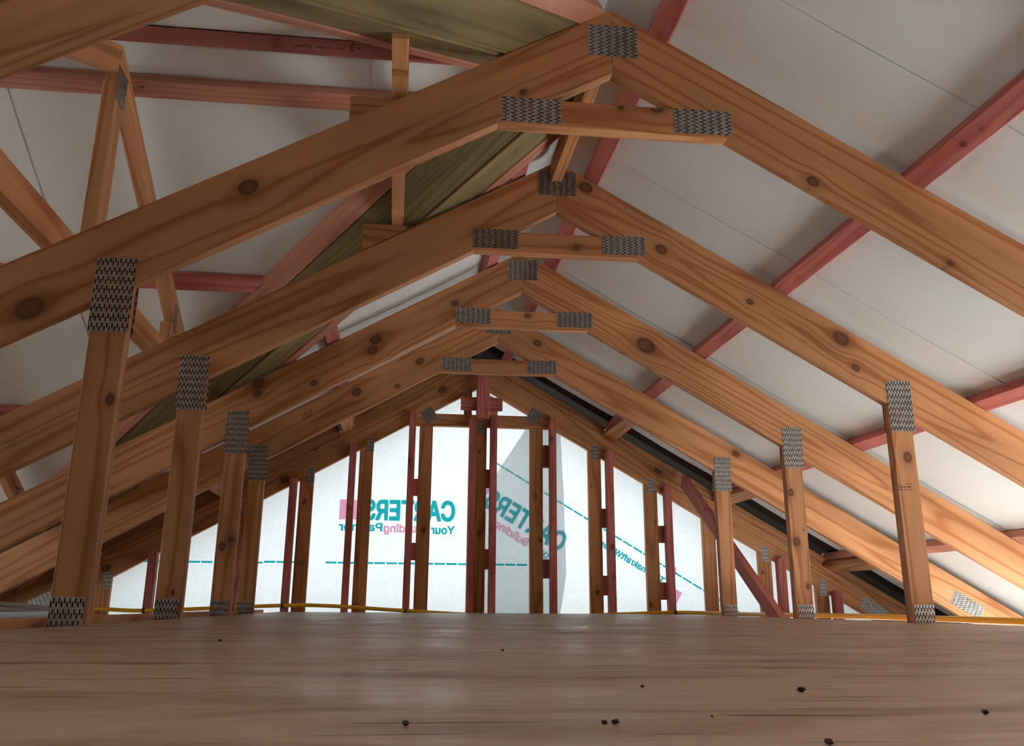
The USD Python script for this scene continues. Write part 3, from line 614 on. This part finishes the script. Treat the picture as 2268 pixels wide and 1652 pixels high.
def tube(pts, r, n=12, closed=False, sub=8):
    P = np.asarray(pts, float)
    Q = np.vstack([2*P[0] - P[1], P, 2*P[-1] - P[-2]]); out = []
    for k in range(1, len(Q) - 2):
        for u in np.linspace(0, 1, sub, endpoint=False):
            a, b, c, d = Q[k - 1:k + 3]; out.append(0.5*((2*b) + (c - a)*u + (2*a - 5*b + 4*c - d)*u*u + (3*b - a - 3*c + d)*u**3))
    out.append(P[-1]); C = np.array(out); t = np.gradient(C, axis=0); t /= np.linalg.norm(t, axis=1, keepdims=True)
    a = np.cross(t, Z_); a /= np.linalg.norm(a, axis=1, keepdims=True); b = np.cross(t, a); an = np.arange(n)*2*np.pi/n
    V = C[:, None] + r*(np.cos(an)[None, :, None]*a[:, None] + np.sin(an)[None, :, None]*b[:, None]); m = len(C)
    i, j = np.meshgrid(np.arange(m - 1), np.arange(n), indexing='ij'); j2 = (j + 1) % n
    q = np.stack([i*n + j, i*n + j2, (i + 1)*n + j2, (i + 1)*n + j], -1).reshape(-1, 4)
    V = np.vstack([V.reshape(-1, 3), C[:1], C[-1:]]); c0, c1 = m*n, m*n + 1
    caps = np.array([[c0, (k + 1) % n, k] for k in range(n)] + [[c1, (m - 1)*n + k, (m - 1)*n + (k + 1) % n] for k in range(n)])
    return V, np.vstack([q[:, [0, 2, 1]], q[:, [0, 3, 2]], caps[:, ::-1]])
def ray(u, v):
    return fwd + r2*(u - 1134)/F_PX - u2*(v - 826 + 124.7)/F_PX
def on_y(u, v, y): d = ray(u, v); return CAM + d*(y/d[1])
def on_z(u, v, z): d = ray(u, v); return CAM + d*((z - CAM[2])/d[2])
def on_x(u, v, x): d = ray(u, v); return CAM + d*((x - CAM[0])/d[0])
yp = Y5 - 0.086
PPTS = [(-2.8, yp, 0.012), (-2.45, yp, 0.010), (-2.19, yp, 0.002), (-1.62, yp, 0.026), (-1.31, yp, 0.040), (-1.02, yp, 0.040), (-0.50, yp, 0.012), (0.0, yp, -0.012), (0.6, yp, -0.015), (1.0, yp, 0.000), (1.36, yp, 0.012), (1.56, 6.45, 0.010), (1.66, 5.9, 0.008), (1.655, 5.0, 0.012), (1.63, 4.0, 0.012), (1.615, 3.2, 0.010), (1.59, 2.62, 0.012), (1.585, 2.3, 0.012)]
PIPE = thing('yellow_pipe', 'yellow plastic gas pipe along the foot of the gable and right floor edge', 'pipe', (0, yp, 0))
obj('pipe', tube(PPTS, 0.0125), YELLOW, PIPE, smooth=60)
for x, z in ((-2.19, .002), (-1.31, .040), (-0.50, .012), (1.36, .012)):
    m = trimesh.creation.annulus(0.0128, 0.0165, 0.016, sections=20); m.apply_transform(trimesh.transformations.rotation_matrix(math.pi/2, Y_)); m.apply_translation([x, yp, z]); obj('clip', m, CLIP, PIPE)
c = trimesh.creation.cylinder(0.019, 0.06, sections=24); c.apply_transform(trimesh.transformations.rotation_matrix(math.pi/2, X_)); c.apply_translation([1.588, 2.50, 0.012]); obj('fitting', c, YELLOW, PIPE, smooth=40)
obj('blue_pipe', tube([(-2.6, 2.98, 0.006), (-2.0, 2.98, 0.008), (-1.60, 3.0, 0.016), (-1.54, 3.02, 0.018)], 0.010), PALEBLUE, smooth=60, label='pale blue plastic pipe at the lower left edge', cat='pipe')
obj('grey_conduit', tube([(-2.4, 3.05, 0.070), (-1.95, 3.08, 0.056), (-1.66, 3.12, 0.034), (-1.55, 3.14, 0.018)], 0.009), GREY, smooth=60, label='upper grey conduit sloping down behind the left post', cat='conduit')
obj('grey_conduit', tube([(-2.4, 2.99, 0.046), (-1.95, 3.0, 0.038), (-1.70, 3.03, 0.027), (-1.60, 3.06, 0.021)], 0.008), GREY, smooth=60, label='lower grey conduit just above the pale blue pipe', cat='conduit')

for k, (u, v, r, lab) in enumerate([(898, 1608, 7, 'round dark crumb at the bottom left of centre'), (1775, 1533, 8, 'dark crumb on the right half of the floor'), (1339, 1604, 6, 'left crumb of the pair at the bottom centre'), (1363, 1604, 7, 'right crumb of the pair at the bottom centre'), (2182, 1582, 6, 'dark crumb at the far right of the floor'), (1423, 1523, 4, 'small crumb right of the floor centre'), (1113, 1442, 3, 'tiny crumb near the middle of the floor'), (487, 1421, 3, 'tiny crumb on the left in front of the posts'), (1836, 1650, 8, 'crumb at the very bottom edge of the floor'), (1577, 1588, 3, 'tiny crumb between the bottom pair and the right crumb')]):
    p = on_z(u, v, 0.0); rr = r*np.linalg.norm(p - CAM)/F_PX
    m = trimesh.creation.icosphere(2, rr); vv = np.array(m.vertices); vv *= (0.6 + 0.8*meshkit.noise(vv/rr*1.7 + k*9.1))[:, None]; vv[:, 2] *= 0.65; vv[:, 2] -= vv[:, 2].min(); vv += p
    obj('dirt_crumb', (vv, m.faces), DIRT, label=lab + ' sheet', cat='crumb', group='crumbs of dirt on the plywood')
